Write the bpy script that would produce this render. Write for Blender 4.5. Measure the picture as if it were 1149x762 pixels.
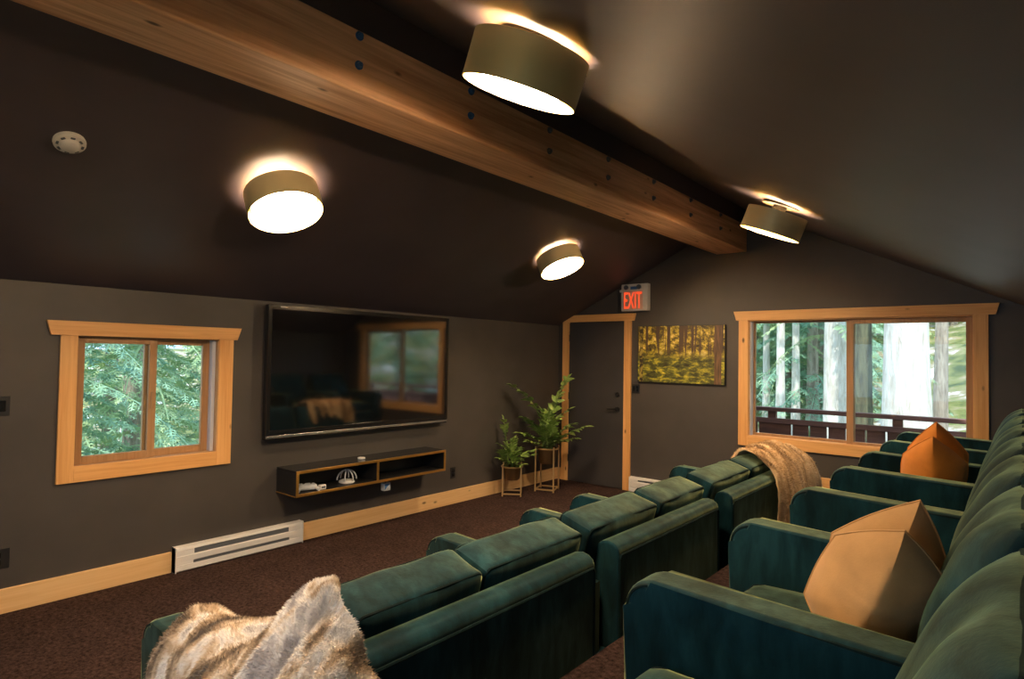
import bpy, bmesh, math, random
from mathutils import Vector, Matrix, noise, Quaternion
random.seed(7)
S = bpy.context.scene
COL = S.collection
PI = math.pi
for o in list(bpy.data.objects):
    bpy.data.objects.remove(o)

# ------------------------------------------------------------------ camera
CAM = Vector((4.7234, -6.6284, 1.5948))
yaw, pitch, roll = .6955, .0274, .0164
f_ = Vector((-math.sin(yaw)*math.cos(pitch), math.cos(yaw)*math.cos(pitch), math.sin(pitch)))
r_ = Vector((math.cos(yaw), math.sin(yaw), 0)); u_ = r_.cross(f_)
R_ = math.cos(roll)*r_ + math.sin(roll)*u_
U_ = -math.sin(roll)*r_ + math.cos(roll)*u_
cam = bpy.data.cameras.new('camera'); cam.sensor_width = 36; cam.lens = 686.94/1149*36
cam.clip_start = .02; cam.clip_end = 300
co = bpy.data.objects.new('camera', cam); COL.objects.link(co)
M = Matrix((R_, U_, -f_)).transposed().to_4x4(); M.translation = CAM
co.matrix_world = M
S.camera = co

# ------------------------------------------------------------------ world, sun, exposure
S.view_settings.view_transform = 'Standard'; S.view_settings.look = 'None'
S.view_settings.exposure = 0.0; S.view_settings.gamma = 1.0; S.view_settings.use_curve_mapping = False
w = bpy.data.worlds.new('world'); S.world = w; w.use_nodes = True
bg = w.node_tree.nodes['Background']
bg.inputs['Color'].default_value = (.56, .78, 1.0, 1); bg.inputs['Strength'].default_value = 2.5
SUN_STRENGTH = 5.2
sd = bpy.data.lights.new('sun', 'SUN'); sd.energy = SUN_STRENGTH; sd.angle = .012; sd.color = (1, .93, .8)
so = bpy.data.objects.new('sun', sd); COL.objects.link(so)
sdir = Vector((-.22, .62, -.75)).normalized()
so.rotation_euler = sdir.to_track_quat('-Z', 'Y').to_euler()
so.location = (6, -10, 12)
LAMP_STRENGTH = 142.0
LAMP_COLOR = (1.0, .73, .455)

def portal(name, loc, direction, sx, sy):
    l = bpy.data.lights.new(name, 'AREA'); l.shape = 'RECTANGLE'; l.size = sx; l.size_y = sy
    l.cycles.is_portal = True
    o = bpy.data.objects.new(name, l); COL.objects.link(o); o.location = loc
    o.rotation_euler = Vector(direction).to_track_quat('-Z', 'Z').to_euler()
portal('window_portal', (-.16, -4.92, 1.26), (1, 0, 0), .92, .86)
portal('window_portal', (3.44, .2, 1.4), (0, -1, 0), 1.95, 1.25)
portal('window_portal', (3.2, -8.16, 1.41), (0, 1, 0), 3.0, 1.22)
portal('window_portal', (5.16, -7.05, 1.375), (-1, 0, 0), 1.4, .85)

# ------------------------------------------------------------------ materials
def mat(name, base, rough=.6, metal=0., **kw):
    m = bpy.data.materials.new(name); m.use_nodes = True
    b = m.node_tree.nodes['Principled BSDF']
    b.inputs['Base Color'].default_value = (*base, 1); b.inputs['Roughness'].default_value = rough
    b.inputs['Metallic'].default_value = metal
    for k, v in kw.items():
        b.inputs[k].default_value = v
    return m
def nd(m, t, **kw):
    n = m.node_tree.nodes.new(t)
    for k, v in kw.items():
        setattr(n, k, v)
    return n
def lk(m, a, b): m.node_tree.links.new(a, b)
def bsdf(m): return m.node_tree.nodes['Principled BSDF']
def coords(m, scale=(1, 1, 1), space='Object'):
    tc = nd(m, 'ShaderNodeTexCoord'); mp = nd(m, 'ShaderNodeMapping'); mp.inputs['Scale'].default_value = scale
    if space == 'World':
        g = nd(m, 'ShaderNodeNewGeometry'); lk(m, g.outputs['Position'], mp.inputs['Vector'])
    else:
        lk(m, tc.outputs[space], mp.inputs['Vector'])
    return mp.outputs['Vector']
def noise_n(m, vec, scale, detail=4, rough=.55, dist=0):
    n = nd(m, 'ShaderNodeTexNoise'); n.inputs['Scale'].default_value = scale; n.inputs['Detail'].default_value = detail
    n.inputs['Roughness'].default_value = rough; n.inputs['Distortion'].default_value = dist
    lk(m, vec, n.inputs['Vector']); return n.outputs['Fac']
def ramp(m, fac, stops):
    r = nd(m, 'ShaderNodeValToRGB'); e = r.color_ramp.elements
    while len(e) < len(stops): e.new(.5)
    for i, (p, c) in enumerate(stops):
        e[i].position = p; e[i].color = (*c, 1)
    lk(m, fac, r.inputs['Fac']); return r.outputs['Color']
def bump(m, fac, strength=.3, dist=.01):
    b = nd(m, 'ShaderNodeBump'); b.inputs['Strength'].default_value = strength; b.inputs['Distance'].default_value = dist
    lk(m, fac, b.inputs['Height']); lk(m, b.outputs['Normal'], bsdf(m).inputs['Normal'])
def mixc(m, fac, a, b, mode='MIX'):
    n = nd(m, 'ShaderNodeMix', data_type='RGBA', blend_type=mode)
    if isinstance(fac, (int, float)): n.inputs[0].default_value = fac
    else: lk(m, fac, n.inputs[0])
    for s, v in ((6, a), (7, b)):
        if isinstance(v, tuple): n.inputs[s].default_value = (*v, 1)
        else: lk(m, v, n.inputs[s])
    return n.outputs[2]

def paint(name, base, rough, var=.12):
    m = mat(name, base, rough)
    v = coords(m, space='World')
    n = noise_n(m, v, 2.2, 3)
    c = ramp(m, n, [(.3, tuple(x*(1-var) for x in base)), (.7, tuple(x*(1+var) for x in base))])
    lk(m, c, bsdf(m).inputs['Base Color'])
    bump(m, noise_n(m, v, 260, 2), .08, .002)
    return m
M_WALL = paint('charcoal_wall_paint', (.062, .054, .050), .5)
M_CEIL = paint('black_ceiling_paint', (.058, .046, .056), .5)
M_DOOR = paint('dark_door_paint', (.052, .048, .050), .33)

def wood(name, c1, c2, axis, knot=True, rough=.45, grain=60.):
    """axis: index of the grain direction"""
    m = mat(name, c1, rough)
    sc = [grain]*3; sc[axis] = grain*.035
    v = coords(m, tuple(sc), 'World')
    n = noise_n(m, v, 1.0, 5, .6, .6)
    sc2 = [9.]*3; sc2[axis] = .7
    v2 = coords(m, tuple(sc2), 'World')
    n2 = noise_n(m, v2, 1.0, 3, .5, .5)
    mx = nd(m, 'ShaderNodeMath', operation='ADD'); lk(m, n, mx.inputs[0]); lk(m, n2, mx.inputs[1])
    h = nd(m, 'ShaderNodeMath', operation='MULTIPLY'); lk(m, mx.outputs[0], h.inputs[0]); h.inputs[1].default_value = .5
    c = ramp(m, h.outputs[0], [(.36, c2), (.62, c1)])
    if knot:
        sk = [11.]*3; sk[axis] = 5.
        vk = coords(m, tuple(sk), 'World')
        vo = nd(m, 'ShaderNodeTexVoronoi'); vo.inputs['Scale'].default_value = .62; lk(m, vk, vo.inputs['Vector'])
        k = ramp(m, vo.outputs['Distance'], [(.05, (1, 1, 1)), (.11, (0, 0, 0))])
        c = mixc(m, k, c, tuple(x*.28 for x in c2))
    lk(m, c, bsdf(m).inputs['Base Color'])
    bump(m, n, .12, .003)
    return m
PINE1, PINE2 = (.86, .48, .18), (.68, .32, .095)
M_PINE_X = wood('pine_grain_x', PINE1, PINE2, 0); M_PINE_Y = wood('pine_grain_y', PINE1, PINE2, 1); M_PINE_Z = wood('pine_grain_z', PINE1, PINE2, 2)
M_BASEW = wood('pale_pine_board', (.80, .52, .25), (.68, .39, .16), 1)
M_BASEX = wood('pale_pine_board_across', (.82, .48, .20), (.66, .34, .12), 0)
M_SASH_Y = wood('sash_wood_y', (.46, .26, .12), (.34, .17, .07), 1, False); M_SASH_Z = wood('sash_wood_z', (.46, .26, .12), (.34, .17, .07), 2, False)
M_SASH_X = wood('sash_wood_x', (.46, .26, .12), (.34, .17, .07), 0, False)
M_BEAM = wood('douglas_fir_beam', (.82, .50, .30), (.42, .20, .10), 1, True, .55, 42.)

m = M_CARPET = mat('brown_carpet', (.06, .035, .03), .95)
v = coords(m, space='World')
c = ramp(m, noise_n(m, v, 42, 6, .85), [(.36, (.013, .008, .007)), (.62, (.112, .068, .060))])
c2 = ramp(m, noise_n(m, v, 6, 3), [(.3, (.8, .8, .8)), (.7, (1.15, 1.12, 1.1))])
lk(m, mixc(m, 1., c, c2, 'MULTIPLY'), bsdf(m).inputs['Base Color'])
bump(m, noise_n(m, v, 140, 3, .7), .9, .02)
bsdf(m).inputs['Specular IOR Level'].default_value = .03

def velvet(name, base, sheen, sheenw):
    m = mat(name, base, .75)
    b = bsdf(m)
    b.inputs['Specular IOR Level'].default_value = .12
    b.inputs['Sheen Weight'].default_value = sheenw; b.inputs['Sheen Roughness'].default_value = .31
    b.inputs['Sheen Tint'].default_value = (*sheen, 1)
    v = coords(m, (1, 1, .28), 'World')
    n = noise_n(m, v, 17, 4, .6, .4)
    v2 = coords(m, (1, 1, .6), 'World')
    n2 = noise_n(m, v2, 4.5, 3, .5)
    mx = nd(m, 'ShaderNodeMath', operation='MULTIPLY'); lk(m, n, mx.inputs[0]); lk(m, n2, mx.inputs[1])
    c = ramp(m, mx.outputs[0], [(.14, tuple(x*.45 for x in base)), (.26, base), (.40, (base[0]*2.2, base[1]*1.75, base[2]*1.7))])
    lk(m, c, b.inputs['Base Color'])
    sw = nd(m, 'ShaderNodeMapRange'); sw.inputs['From Min'].default_value = .1; sw.inputs['From Max'].default_value = .42
    sw.inputs['To Min'].default_value = sheenw*.5; sw.inputs['To Max'].default_value = sheenw*1.25
    lk(m, mx.outputs[0], sw.inputs['Value']); lk(m, sw.outputs[0], b.inputs['Sheen Weight'])
    bump(m, noise_n(m, coords(m, space='World'), 120, 2), .1, .004)
    return m
M_VELVET = velvet('green_velvet', (.0045, .031, .041), (.84, .94, .42), 1.0)
M_PIPING = velvet('green_velvet_piping', (.003, .013, .014), (.5, .75, .4), .15)
def fabric(name, base, rough=.85):
    m = mat(name, base, rough); b = bsdf(m)
    b.inputs['Sheen Weight'].default_value = .2; b.inputs['Specular IOR Level'].default_value = .15
    v = coords(m)
    c = ramp(m, noise_n(m, v, 9, 4), [(.3, tuple(x*.86 for x in base)), (.7, tuple(min(1, x*1.08) for x in base))])
    lk(m, c, b.inputs['Base Color']); bump(m, noise_n(m, v, 180, 2), .15, .003)
    return m
M_BEIGE = fabric('beige_pillow_cloth', (.52, .30, .125)); M_ORANGE = fabric('orange_pillow_cloth', (.62, .21, .028))
def fur(name, stops, scale, stretch):
    m = mat(name, stops[0][1], .9); b = bsdf(m)
    b.inputs['Sheen Weight'].default_value = .25; b.inputs['Specular IOR Level'].default_value = .1
    v = coords(m, stretch, 'World')
    c = ramp(m, noise_n(m, v, scale, 4, .6, .6), stops); lk(m, c, b.inputs['Base Color'])
    return m
M_FUR_A = fur('grey_cream_fur', [(.34, (.10, .08, .068)), (.41, (.32, .235, .16)), (.47, (.62, .49, .35)), (.55, (.88, .84, .80)), (.66, (.40, .37, .37))], 4.2, (1.8, 1.2, .6))
M_FUR_C = fur('golden_tan_fur', [(.34, (.22, .13, .065)), (.48, (.58, .38, .19)), (.66, (.78, .57, .33))], 5.5, (.6, 1.6, .6))
M_BLACK = mat('matte_black', (.012, .012, .013), .45); M_GLOSSBLACK = mat('gloss_black_plastic', (.010, .010, .011), .18)
M_SCREEN = mat('tv_screen', (.004, .004, .005), .06); bsdf(M_SCREEN).inputs['IOR'].default_value = 2.3
M_SILVER = mat('silver_strip', (.55, .55, .56), .25, .9)
M_BRASS = mat('brushed_brass', (.86, .68, .36), .4, .4)
M_BRASSIN = mat('gold_inside', (.78, .52, .10), .45, .3)
M_GOLDTRIM = mat('gold_trim', (.62, .35, .09), .3, .85)
M_STAND = mat('champagne_gold_metal', (.70, .47, .22), .38, .7)
M_POT = mat('bronze_pot', (.20, .125, .06), .38, .7)
M_WHITE = mat('white_enamel', (.74, .72, .70), .4); M_OFFWHITE = mat('off_white_plastic', (.68, .63, .58), .5)
M_GREY = mat('grey_slot', (.10, .11, .13), .5); M_VINYL = mat('pale_vinyl', (.55, .55, .6), .5)
M_SOIL = mat('potting_soil', (.03, .02, .014), .95)
M_BLUE = mat('blue_plastic', (.05, .16, .40), .4); M_STEEL = mat('bolt_steel', (.16, .19, .24), .4, .8)
M_PALEDEV = mat('pale_plastic', (.55, .58, .62), .4)
M_TAPEBLUE = mat('blue_bolt_paint', (.02, .10, .30), .5)
def leafmat(name, a, b_, scale=3., rough=.4, trans=0.):
    m = mat(name, a, rough)
    c = ramp(m, noise_n(m, coords(m), scale, 5, .65), [(.3, a), (.7, b_)]); lk(m, c, bsdf(m).inputs['Base Color'])
    return m
M_LEAF = leafmat('glossy_green_leaf', (.09, .19, .04), (.36, .50, .13), 9, .3)
M_STEM = mat('green_stem', (.16, .24, .07), .5)
M_NEEDLE = leafmat('conifer_needles_teal', (.09, .25, .19), (.45, .66, .42), 1.3, .6)
M_NEEDLE2 = leafmat('conifer_needles_light', (.17, .36, .22), (.68, .80, .40), 1.0, .6)
def bark(name, a, b_):
    m = mat(name, a, .9)
    n = noise_n(m, coords(m, (5, 5, .9)), 2.2, 6, .7, .5)
    lk(m, ramp(m, n, [(.36, b_), (.60, a)]), bsdf(m).inputs['Base Color']); bump(m, n, .9, .06); return m
M_BARK_PALE = bark('pale_bark', (.86, .82, .78), (.60, .53, .47)); M_BARK = bark('grey_bark', (.50, .43, .37), (.26, .21, .17))
M_BARK_MOSS = bark('mossy_bark', (.17, .17, .105), (.075, .07, .05))
m = M_GROUND = mat('forest_ground', (.2, .2, .1), .95)
n = noise_n(m, coords(m, (.7, .7, 1.6), 'World'), 1.1, 6, .65)
lk(m, ramp(m, n, [(.36, (.07, .10, .035)), (.48, (.22, .24, .08)), (.56, (.36, .30, .2)), (.63, (.78, .80, .84))]), bsdf(m).inputs['Base Color'])
M_RAIL = wood('stained_railing', (.24, .105, .085), (.13, .055, .045), 0, False, .6)
M_DECK = wood('deck_boards', (.12, .06, .04), (.06, .03, .02), 1, False, .7)
M_SIDING = mat('house_cladding', (.10, .06, .04), .7)
m = M_GLASS = bpy.data.materials.new('window_glass'); m.use_nodes = True
m.node_tree.nodes.clear()
o_ = nd(m, 'ShaderNodeOutputMaterial'); t_ = nd(m, 'ShaderNodeBsdfTransparent'); g_ = nd(m, 'ShaderNodeBsdfGlossy'); g_.inputs['Roughness'].default_value = .02
t_.inputs['Color'].default_value = (.95, .98, .98, 1)
lw_ = nd(m, 'ShaderNodeLayerWeight'); lw_.inputs['Blend'].default_value = .5
pw_ = nd(m, 'ShaderNodeMath', operation='POWER'); lk(m, lw_.outputs['Facing'], pw_.inputs[0]); pw_.inputs[1].default_value = 4.
fr = nd(m, 'ShaderNodeMath', operation='MULTIPLY_ADD'); lk(m, pw_.outputs[0], fr.inputs[0]); fr.inputs[1].default_value = .6; fr.inputs[2].default_value = .025
mx_ = nd(m, 'ShaderNodeMixShader')
lk(m, fr.outputs[0], mx_.inputs[0]); lk(m, t_.outputs[0], mx_.inputs[1]); lk(m, g_.outputs[0], mx_.inputs[2]); lk(m, mx_.outputs[0], o_.inputs['Surface'])
def emit(name, col, s):
    m = bpy.data.materials.new(name); m.use_nodes = True; b = bsdf(m)
    b.inputs['Base Color'].default_value = (*col, 1); b.inputs['Emission Color'].default_value = (*col, 1); b.inputs['Emission Strength'].default_value = s
    return m
M_LAMP = emit('lamp_diffuser_glow', LAMP_COLOR, LAMP_STRENGTH)
M_EXITRED = emit('exit_letter_glow', (1, .08, .02), 1.1)
M_EXITFACE = mat('exit_face_plastic', (.70, .42, .33), .5)

# ------------------------------------------------------------------ helpers
def link(name, bm, m, parent=None, loc=None, smooth=False):
    me = bpy.data.meshes.new(name)
    bmesh.ops.recalc_face_normals(bm, faces=bm.faces)
    bm.to_mesh(me); bm.free()
    if smooth:
        me.shade_smooth(); me.set_sharp_from_angle(angle=math.radians(38))
    o = bpy.data.objects.new(name, me); me.materials.append(m); COL.objects.link(o)
    if parent is not None: o.parent = parent
    if loc is not None: o.location = loc
    return o
def tag(o, label, cat, group=None, kind=None):
    o['label'] = label; o['category'] = cat
    if group: o['group'] = group
    if kind: o['kind'] = kind
    return o
def thing(name, loc, label, cat, group=None, rz=0):
    o = bpy.data.objects.new(name, None); COL.objects.link(o); o.location = loc; o.rotation_euler = (0, 0, rz)
    o.empty_display_size = .1
    return tag(o, label, cat, group)
def structure(name, bm, m, parent=None, smooth=False):
    o = link(name, bm, m, parent, None, smooth)
    if parent is None: o['kind'] = 'structure'
    return o
def sroot(name, loc=(0, 0, 0)):
    o = bpy.data.objects.new(name, None); COL.objects.link(o); o.location = loc; o['kind'] = 'structure'; return o
def B(): return bmesh.new()
def box(bm, x0, x1, y0, y1, z0, z1, r=0, seg=2):
    v = [bm.verts.new((x, y, z)) for x in (x0, x1) for y in (y0, y1) for z in (z0, z1)]
    fs = [bm.faces.new([v[i] for i in q]) for q in ((0, 1, 3, 2), (4, 6, 7, 5), (0, 4, 5, 1), (2, 3, 7, 6), (0, 2, 6, 4), (1, 5, 7, 3))]
    if r > 0:
        es = list({e for f in fs for e in f.edges})
        bmesh.ops.bevel(bm, geom=es, offset=r, segments=seg, profile=.5, affect='EDGES')
    return bm
def prism(bm, prof, axis, a0, a1):
    """extrude a 2D polygon along axis; prof holds the other two coordinates in order"""
    def mk(p, a):
        c = list(p); c.insert(axis, a); return bm.verts.new(c)
    A = [mk(p, a0) for p in prof]; Bv = [mk(p, a1) for p in prof]; n = len(prof)
    fs = [bm.faces.new(A), bm.faces.new(Bv[::-1])]
    for i in range(n): fs.append(bm.faces.new((A[i], Bv[i], Bv[(i+1) % n], A[(i+1) % n])))
    return fs
def tube(bm, pts, r, n=6, closed=False, taper=None):
    pts = [Vector(p) for p in pts]; N = len(pts); rings = []
    prev = None
    for i, p in enumerate(pts):
        if closed: t = pts[(i+1) % N]-pts[i-1]
        else: t = pts[min(i+1, N-1)]-pts[max(i-1, 0)]
        t.normalize()
        if prev is None:
            a = t.orthogonal().normalized()
        else:
            a = (prev - t*prev.dot(t))
            a = a.normalized() if a.length > 1e-6 else t.orthogonal().normalized()
        prev = a; b = t.cross(a)
        rr = r if taper is None else r*(1+(taper-1)*i/max(1, N-1))
        rings.append([bm.verts.new(p+rr*(math.cos(2*PI*k/n)*a+math.sin(2*PI*k/n)*b)) for k in range(n)])
    for i in range(N if closed else N-1):
        A, Bq = rings[i], rings[(i+1) % N]
        for k in range(n): bm.faces.new((A[k], A[(k+1) % n], Bq[(k+1) % n], Bq[k]))
    if not closed:
        bm.faces.new(rings[0][::-1]); bm.faces.new(rings[-1])
    return bm
def lathe(bm, prof, n=48, mtx=None):
    rings = []
    for (r, z) in prof:
        if r < 1e-6: rings.append([bm.verts.new((0, 0, z))])
        else: rings.append([bm.verts.new((r*math.cos(2*PI*k/n), r*math.sin(2*PI*k/n), z)) for k in range(n)])
    for A, Bq in zip(rings, rings[1:]):
        for k in range(n):
            k2 = (k+1) % n
            if len(A) == 1 and len(Bq) == 1: continue
            if len(A) == 1: bm.faces.new((A[0], Bq[k], Bq[k2]))
            elif len(Bq) == 1: bm.faces.new((A[k], A[k2], Bq[0]))
            else: bm.faces.new((A[k], A[k2], Bq[k2], Bq[k]))
    if mtx is not None: bmesh.ops.transform(bm, matrix=mtx, verts=bm.verts)
    return bm
def loft_box(hx, hy, hz, r, cuts=12, puff=(0, 0, 0), seed=0, wr=0., lobe=0.):
    """rounded, puffed box centred on the origin"""
    bm = B(); bmesh.ops.create_cube(bm, size=2.)
    bmesh.ops.subdivide_edges(bm, edges=bm.edges, cuts=cuts, use_grid_fill=True)
    H = Vector((hx, hy, hz)); sd = Vector((seed*3.1, seed*1.7, seed*.9))
    for v in bm.verts:
        p = v.co.copy(); q = Vector((p[i]*H[i] for i in range(3)))
        # push grid lines towards the corners so that the rounding is resolved
        q = Vector((math.copysign(H[i]*(abs(p[i])**.72), p[i]) for i in range(3)))
        c = Vector((max(-(H[i]-r), min(H[i]-r, q[i])) for i in range(3)))
        d = q-c
        if d.length > 1e-7:
            k = max(abs(d[i]) for i in range(3)); q = c+d.normalized()*k if k < r else c+d.normalized()*r
        n = [q[i]/H[i] for i in range(3)]
        for i in range(3):
            j, k = (i+1) % 3, (i+2) % 3
            if puff[i]: q[i] += n[i]*puff[i]*max(0, 1-n[j]**2)**.75*max(0, 1-n[k]**2)**.75
        if lobe and n[0] < 0:
            q[0] -= lobe*abs(math.sin(PI*min(1, abs(n[1]))))**.8*max(0, 1-n[2]**4)*(-n[0])
        if wr:
            q += wr*Vector(noise.noise_vector(q*7+sd))
        v.co = q
    return bm
def roundrect(hy, hz, r, x, n=5):
    pts = []
    for (sy, sz, a0) in ((1, 1, 0), (-1, 1, PI/2), (-1, -1, PI), (1, -1, 1.5*PI)):
        for k in range(n+1):
            a = a0+PI/2*k/n
            pts.append((x, sy*(hy-r)+r*math.cos(a), sz*(hz-r)+r*math.sin(a)))
    return pts
def crom(P, t):
    n = len(P)-1; x = min(max(t, 0), 1)*n; i = min(int(x), n-1); u = x-i
    p0, p1, p2, p3 = P[max(i-1, 0)], P[i], P[i+1], P[min(i+2, n)]
    return .5*((2*p1)+(p2-p0)*u+(2*p0-5*p1+4*p2-p3)*u*u+(3*p1-p0-3*p2+p3)*u**3)

# ------------------------------------------------------------------ room shell
SL = .49
def zl(x): return 2.01+SL*x
def zr(x): return 4.4025-SL*x
RX = (4.4025-2.01)/(2*SL); RZ = zl(RX)
XR, YR = 5.0, -8.0
PX, PZ = 3.335, .352
bm = B(); box(bm, -.12, PX+.02, YR-.14, .14, -.15, 0); structure('floor', bm, M_CARPET)
bm = B(); box(bm, PX, XR, YR, 0, -.1, PZ, .012); structure('floor_platform', bm, M_CARPET)
T = .14
bm = B()
prism(bm, [(-.2, zl(-.2)), (RX, RZ), (RX, RZ+.16), (-.2, zl(-.2)+.16)], 1, YR-.4, .45)
prism(bm, [(RX, RZ), (5.5, zr(5.5)), (5.5, zr(5.5)+.16), (RX, RZ+.16)], 1, YR-.4, .45)
structure('ceiling', bm, M_CEIL)
# window rough openings
W1 = (-5.40, -4.45, .82, 1.69)     # y0 y1 z0 z1
W2 = (2.47, 4.41, .79, 2.02)       # x0 x1 z0 z1
W3 = (1.7, 4.7, .80, 2.02)
W4 = (-7.75, -6.35, .95, 1.80)   # right wall, added behind the camera for fill light
bm = B()
def lw(y0, y1, z0, z1): box(bm, -T, 0, y0, y1, z0, z1)
lw(YR, W1[0], -.1, 2.01); lw(W1[1], 0.1, -.1, 2.01); lw(W1[0], W1[1], -.1, W1[2]); lw(W1[0], W1[1], W1[3], 2.01)
structure('wall_left', bm, M_WALL)
def gable(name, y0, y1, hole, doorhole=None):
    bm = B()
    def ztop(x): return min(zl(x), zr(x))+.01
    xs = sorted({0., RX, XR, hole[0], hole[1]})
    for a, b in zip(xs, xs[1:]):
        prof_top = [(b, ztop(b)), (a, ztop(a))]
        if a >= hole[0]-1e-6 and b <= hole[1]+1e-6:
            prism(bm, [(a, -.1), (b, -.1), (b, hole[2]), (a, hole[2])], 1, y0, y1)
            prism(bm, [(a, hole[3]), (b, hole[3])]+prof_top, 1, y0, y1)
        else:
            prism(bm, [(a, -.1), (b, -.1)]+prof_top, 1, y0, y1)
    return structure(name, bm, M_WALL)
gable('wall_back', 0, T, W2); gable('wall_rear', YR-T, YR, W3)
bm = B(); zt_ = zr(XR)+.01
box(bm, XR, XR+T, YR, W4[0], -.1, zt_); box(bm, XR, XR+T, W4[1], .1, -.1, zt_); box(bm, XR, XR+T, W4[0], W4[1], -.1, W4[2]); box(bm, XR, XR+T, W4[0], W4[1], W4[3], zt_)
structure('wall_right', bm, M_WALL)
# dark board above the beam
bm = B(); box(bm, RX-.03, RX+.012, YR, 0, 3.03, RZ+.02); structure('trim_1', bm, M_CEIL)

# beam and its bolts
BX0, BX1, BZ0, BZ1 = 2.123, 2.455, 2.757, 3.042
beam_bm = B(); box(beam_bm, BX0, BX1, YR, -.002, BZ0, BZ1, .008)
beam = structure('beam', beam_bm, M_BEAM)
beam['label'] = 'long exposed fir beam under the ridge of the black ceiling'
def bolt(y, z, m):
    bm = B(); bmesh.ops.create_cone(bm, cap_ends=True, segments=6, radius1=.014, radius2=.012, depth=.016)
    bmesh.ops.transform(bm, matrix=Matrix.Translation((BX1+.012, y, z)) @ Matrix.Rotation(PI/2, 4, 'Y'), verts=bm.verts)
    bm2 = B(); bmesh.ops.create_cone(bm2, cap_ends=True, segments=16, radius1=.020, radius2=.020, depth=.006)
    bmesh.ops.transform(bm2, matrix=Matrix.Translation((BX1+.003, y, z)) @ Matrix.Rotation(PI/2, 4, 'Y'), verts=bm2.verts)
    me = bpy.data.meshes.new('t'); bm2.to_mesh(me); bm2.free(); bm.from_mesh(me); bpy.data.meshes.remove(me)
    link('bolt', bm, m, beam)
for i, y in enumerate((-5.01, -4.29, -3.58, -2.875, -2.174, -1.46, -.76)):
    for z in (3.012, 2.88):
        bolt(y, z, M_TAPEBLUE if i < 2 else M_STEEL)

# ------------------------------------------------------------------ windows
def window_left():
    root = sroot('window_1')
    y0, y1 = -5.476, -4.363; a0, a1 = -5.382, -4.471
    t = .022
    bm = B(); box(bm, 0, t, y0, a0, .733, 1.684, .002); link('side_trim', bm, M_PINE_Z, root)
    bm = B(); box(bm, 0, t, a1, y1, .733, 1.684, .002); link('side_trim', bm, M_PINE_Z, root)
    bm = B(); box(bm, 0, t, a0, a1, .733, .836, .002); link('apron_trim', bm, M_PINE_Y, root)
    bm = B(); prism(bm, [(-5.527, 1.684), (-4.338, 1.684), (-4.307, 1.776), (-5.552, 1.776)], 0, 0, t+.008); link('head_trim', bm, M_PINE_Y, root)
    bm = B()   # jamb lining
    box(bm, -T, 0.004, W1[0], a0+.006, W1[2], W1[3]); box(bm, -T, .004, a1-.006, W1[1], W1[2], W1[3])
    box(bm, -T, .004, a0, a1, W1[2], .838); box(bm, -T, .004, a0, a1, 1.678, W1[3]); link('jamb_lining', bm, M_SASH_Z, root)
    # fixed frame strip of pale vinyl at the right
    bm = B(); box(bm, -.085, -.03, a1-.03, a1-.006, .838, 1.678); link('vinyl_track', bm, M_VINYL, root)
    def sash(ya, yb, x, nm):
        f = B(); w = .05
        box(f, x-.03, x, ya, ya+w, .838, 1.678, .003); box(f, x-.03, x, yb-w, yb, .838, 1.678, .003)
        box(f, x-.03, x, ya+w, yb-w, .838, .838+w, .003); box(f, x-.03, x, ya+w, yb-w, 1.678-.042, 1.678, .003)
        s = link('sash', f, M_SASH_Z, root)
        g = B(); box(g, x-.018, x-.012, ya+w-.005, yb-w+.005, .838+w-.005, 1.678-.038); link('pane', g, M_GLASS, s)
        return s
    s = sash(a0+.006, -4.885, -.04, 'a'); sash(-4.955, a1-.03, -.08, 'b')
    h = B(); box(h, -.04, -.026, -4.92, -4.905, 1.18, 1.30, .003); link('sash_latch', h, M_SASH_Z, s)
window_left()
def window_far():
    root = sroot('window_2')
    t = .024
    bm = B(); box(bm, 2.380, 2.482, -t, 0, .69, 2.018, .002); link('side_trim', bm, M_PINE_Z, root)
    bm = B(); box(bm, 4.395, 4.500, -t, 0, .69, 2.018, .002); link('side_trim', bm, M_PINE_Z, root)
    bm = B(); box(bm, 2.482, 4.395, -t, 0, .69, .797, .002); link('apron_trim', bm, M_PINE_X, root)
    bm = B(); prism(bm, [(2.355, 2.018), (4.55, 2.018), (4.575, 2.115), (2.327, 2.115)], 1, -t-.008, 0); link('head_trim', bm, M_PINE_X, root)
    bm = B()
    box(bm, W2[0], 2.486, -.004, T, W2[2], W2[3]); box(bm, 4.391, W2[1], -.004, T, W2[2], W2[3])
    box(bm, 2.486, 4.391, -.004, T, W2[2], .80); box(bm, 2.486, 4.391, -.004, T, 2.008, W2[3]); link('jamb_lining', bm, M_PINE_X, root)
    bm = B(); box(bm, 2.486, 2.505, .02, .10, .80, 2.008); link('vinyl_track', bm, M_VINYL, root)
    def sash(xa, xb, y, wl, wr_, wt):
        f = B(); w = .026
        box(f, xa, xa+wl, y, y+.03, .80, 2.008, .003); box(f, xb-wr_, xb, y, y+.03, .80, 2.008, .003)
        box(f, xa+wl, xb-wr_, y, y+.03, .80, .80+w, .003); box(f, xa+wl, xb-wr_, y, y+.03, 2.008-wt, 2.008, .003)
        s = link('sash', f, M_SASH_Z, root)
        g = B(); box(g, xa+wl-.004, xb-wr_+.004, y+.012, y+.018, .80+w-.004, 2.008-wt+.004); link('pane', g, M_GLASS, s)
    sash(2.505, 3.47, .075, .022, .055, .02); sash(3.405, 4.391, .035, .062, .05, .045)
window_far()
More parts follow.
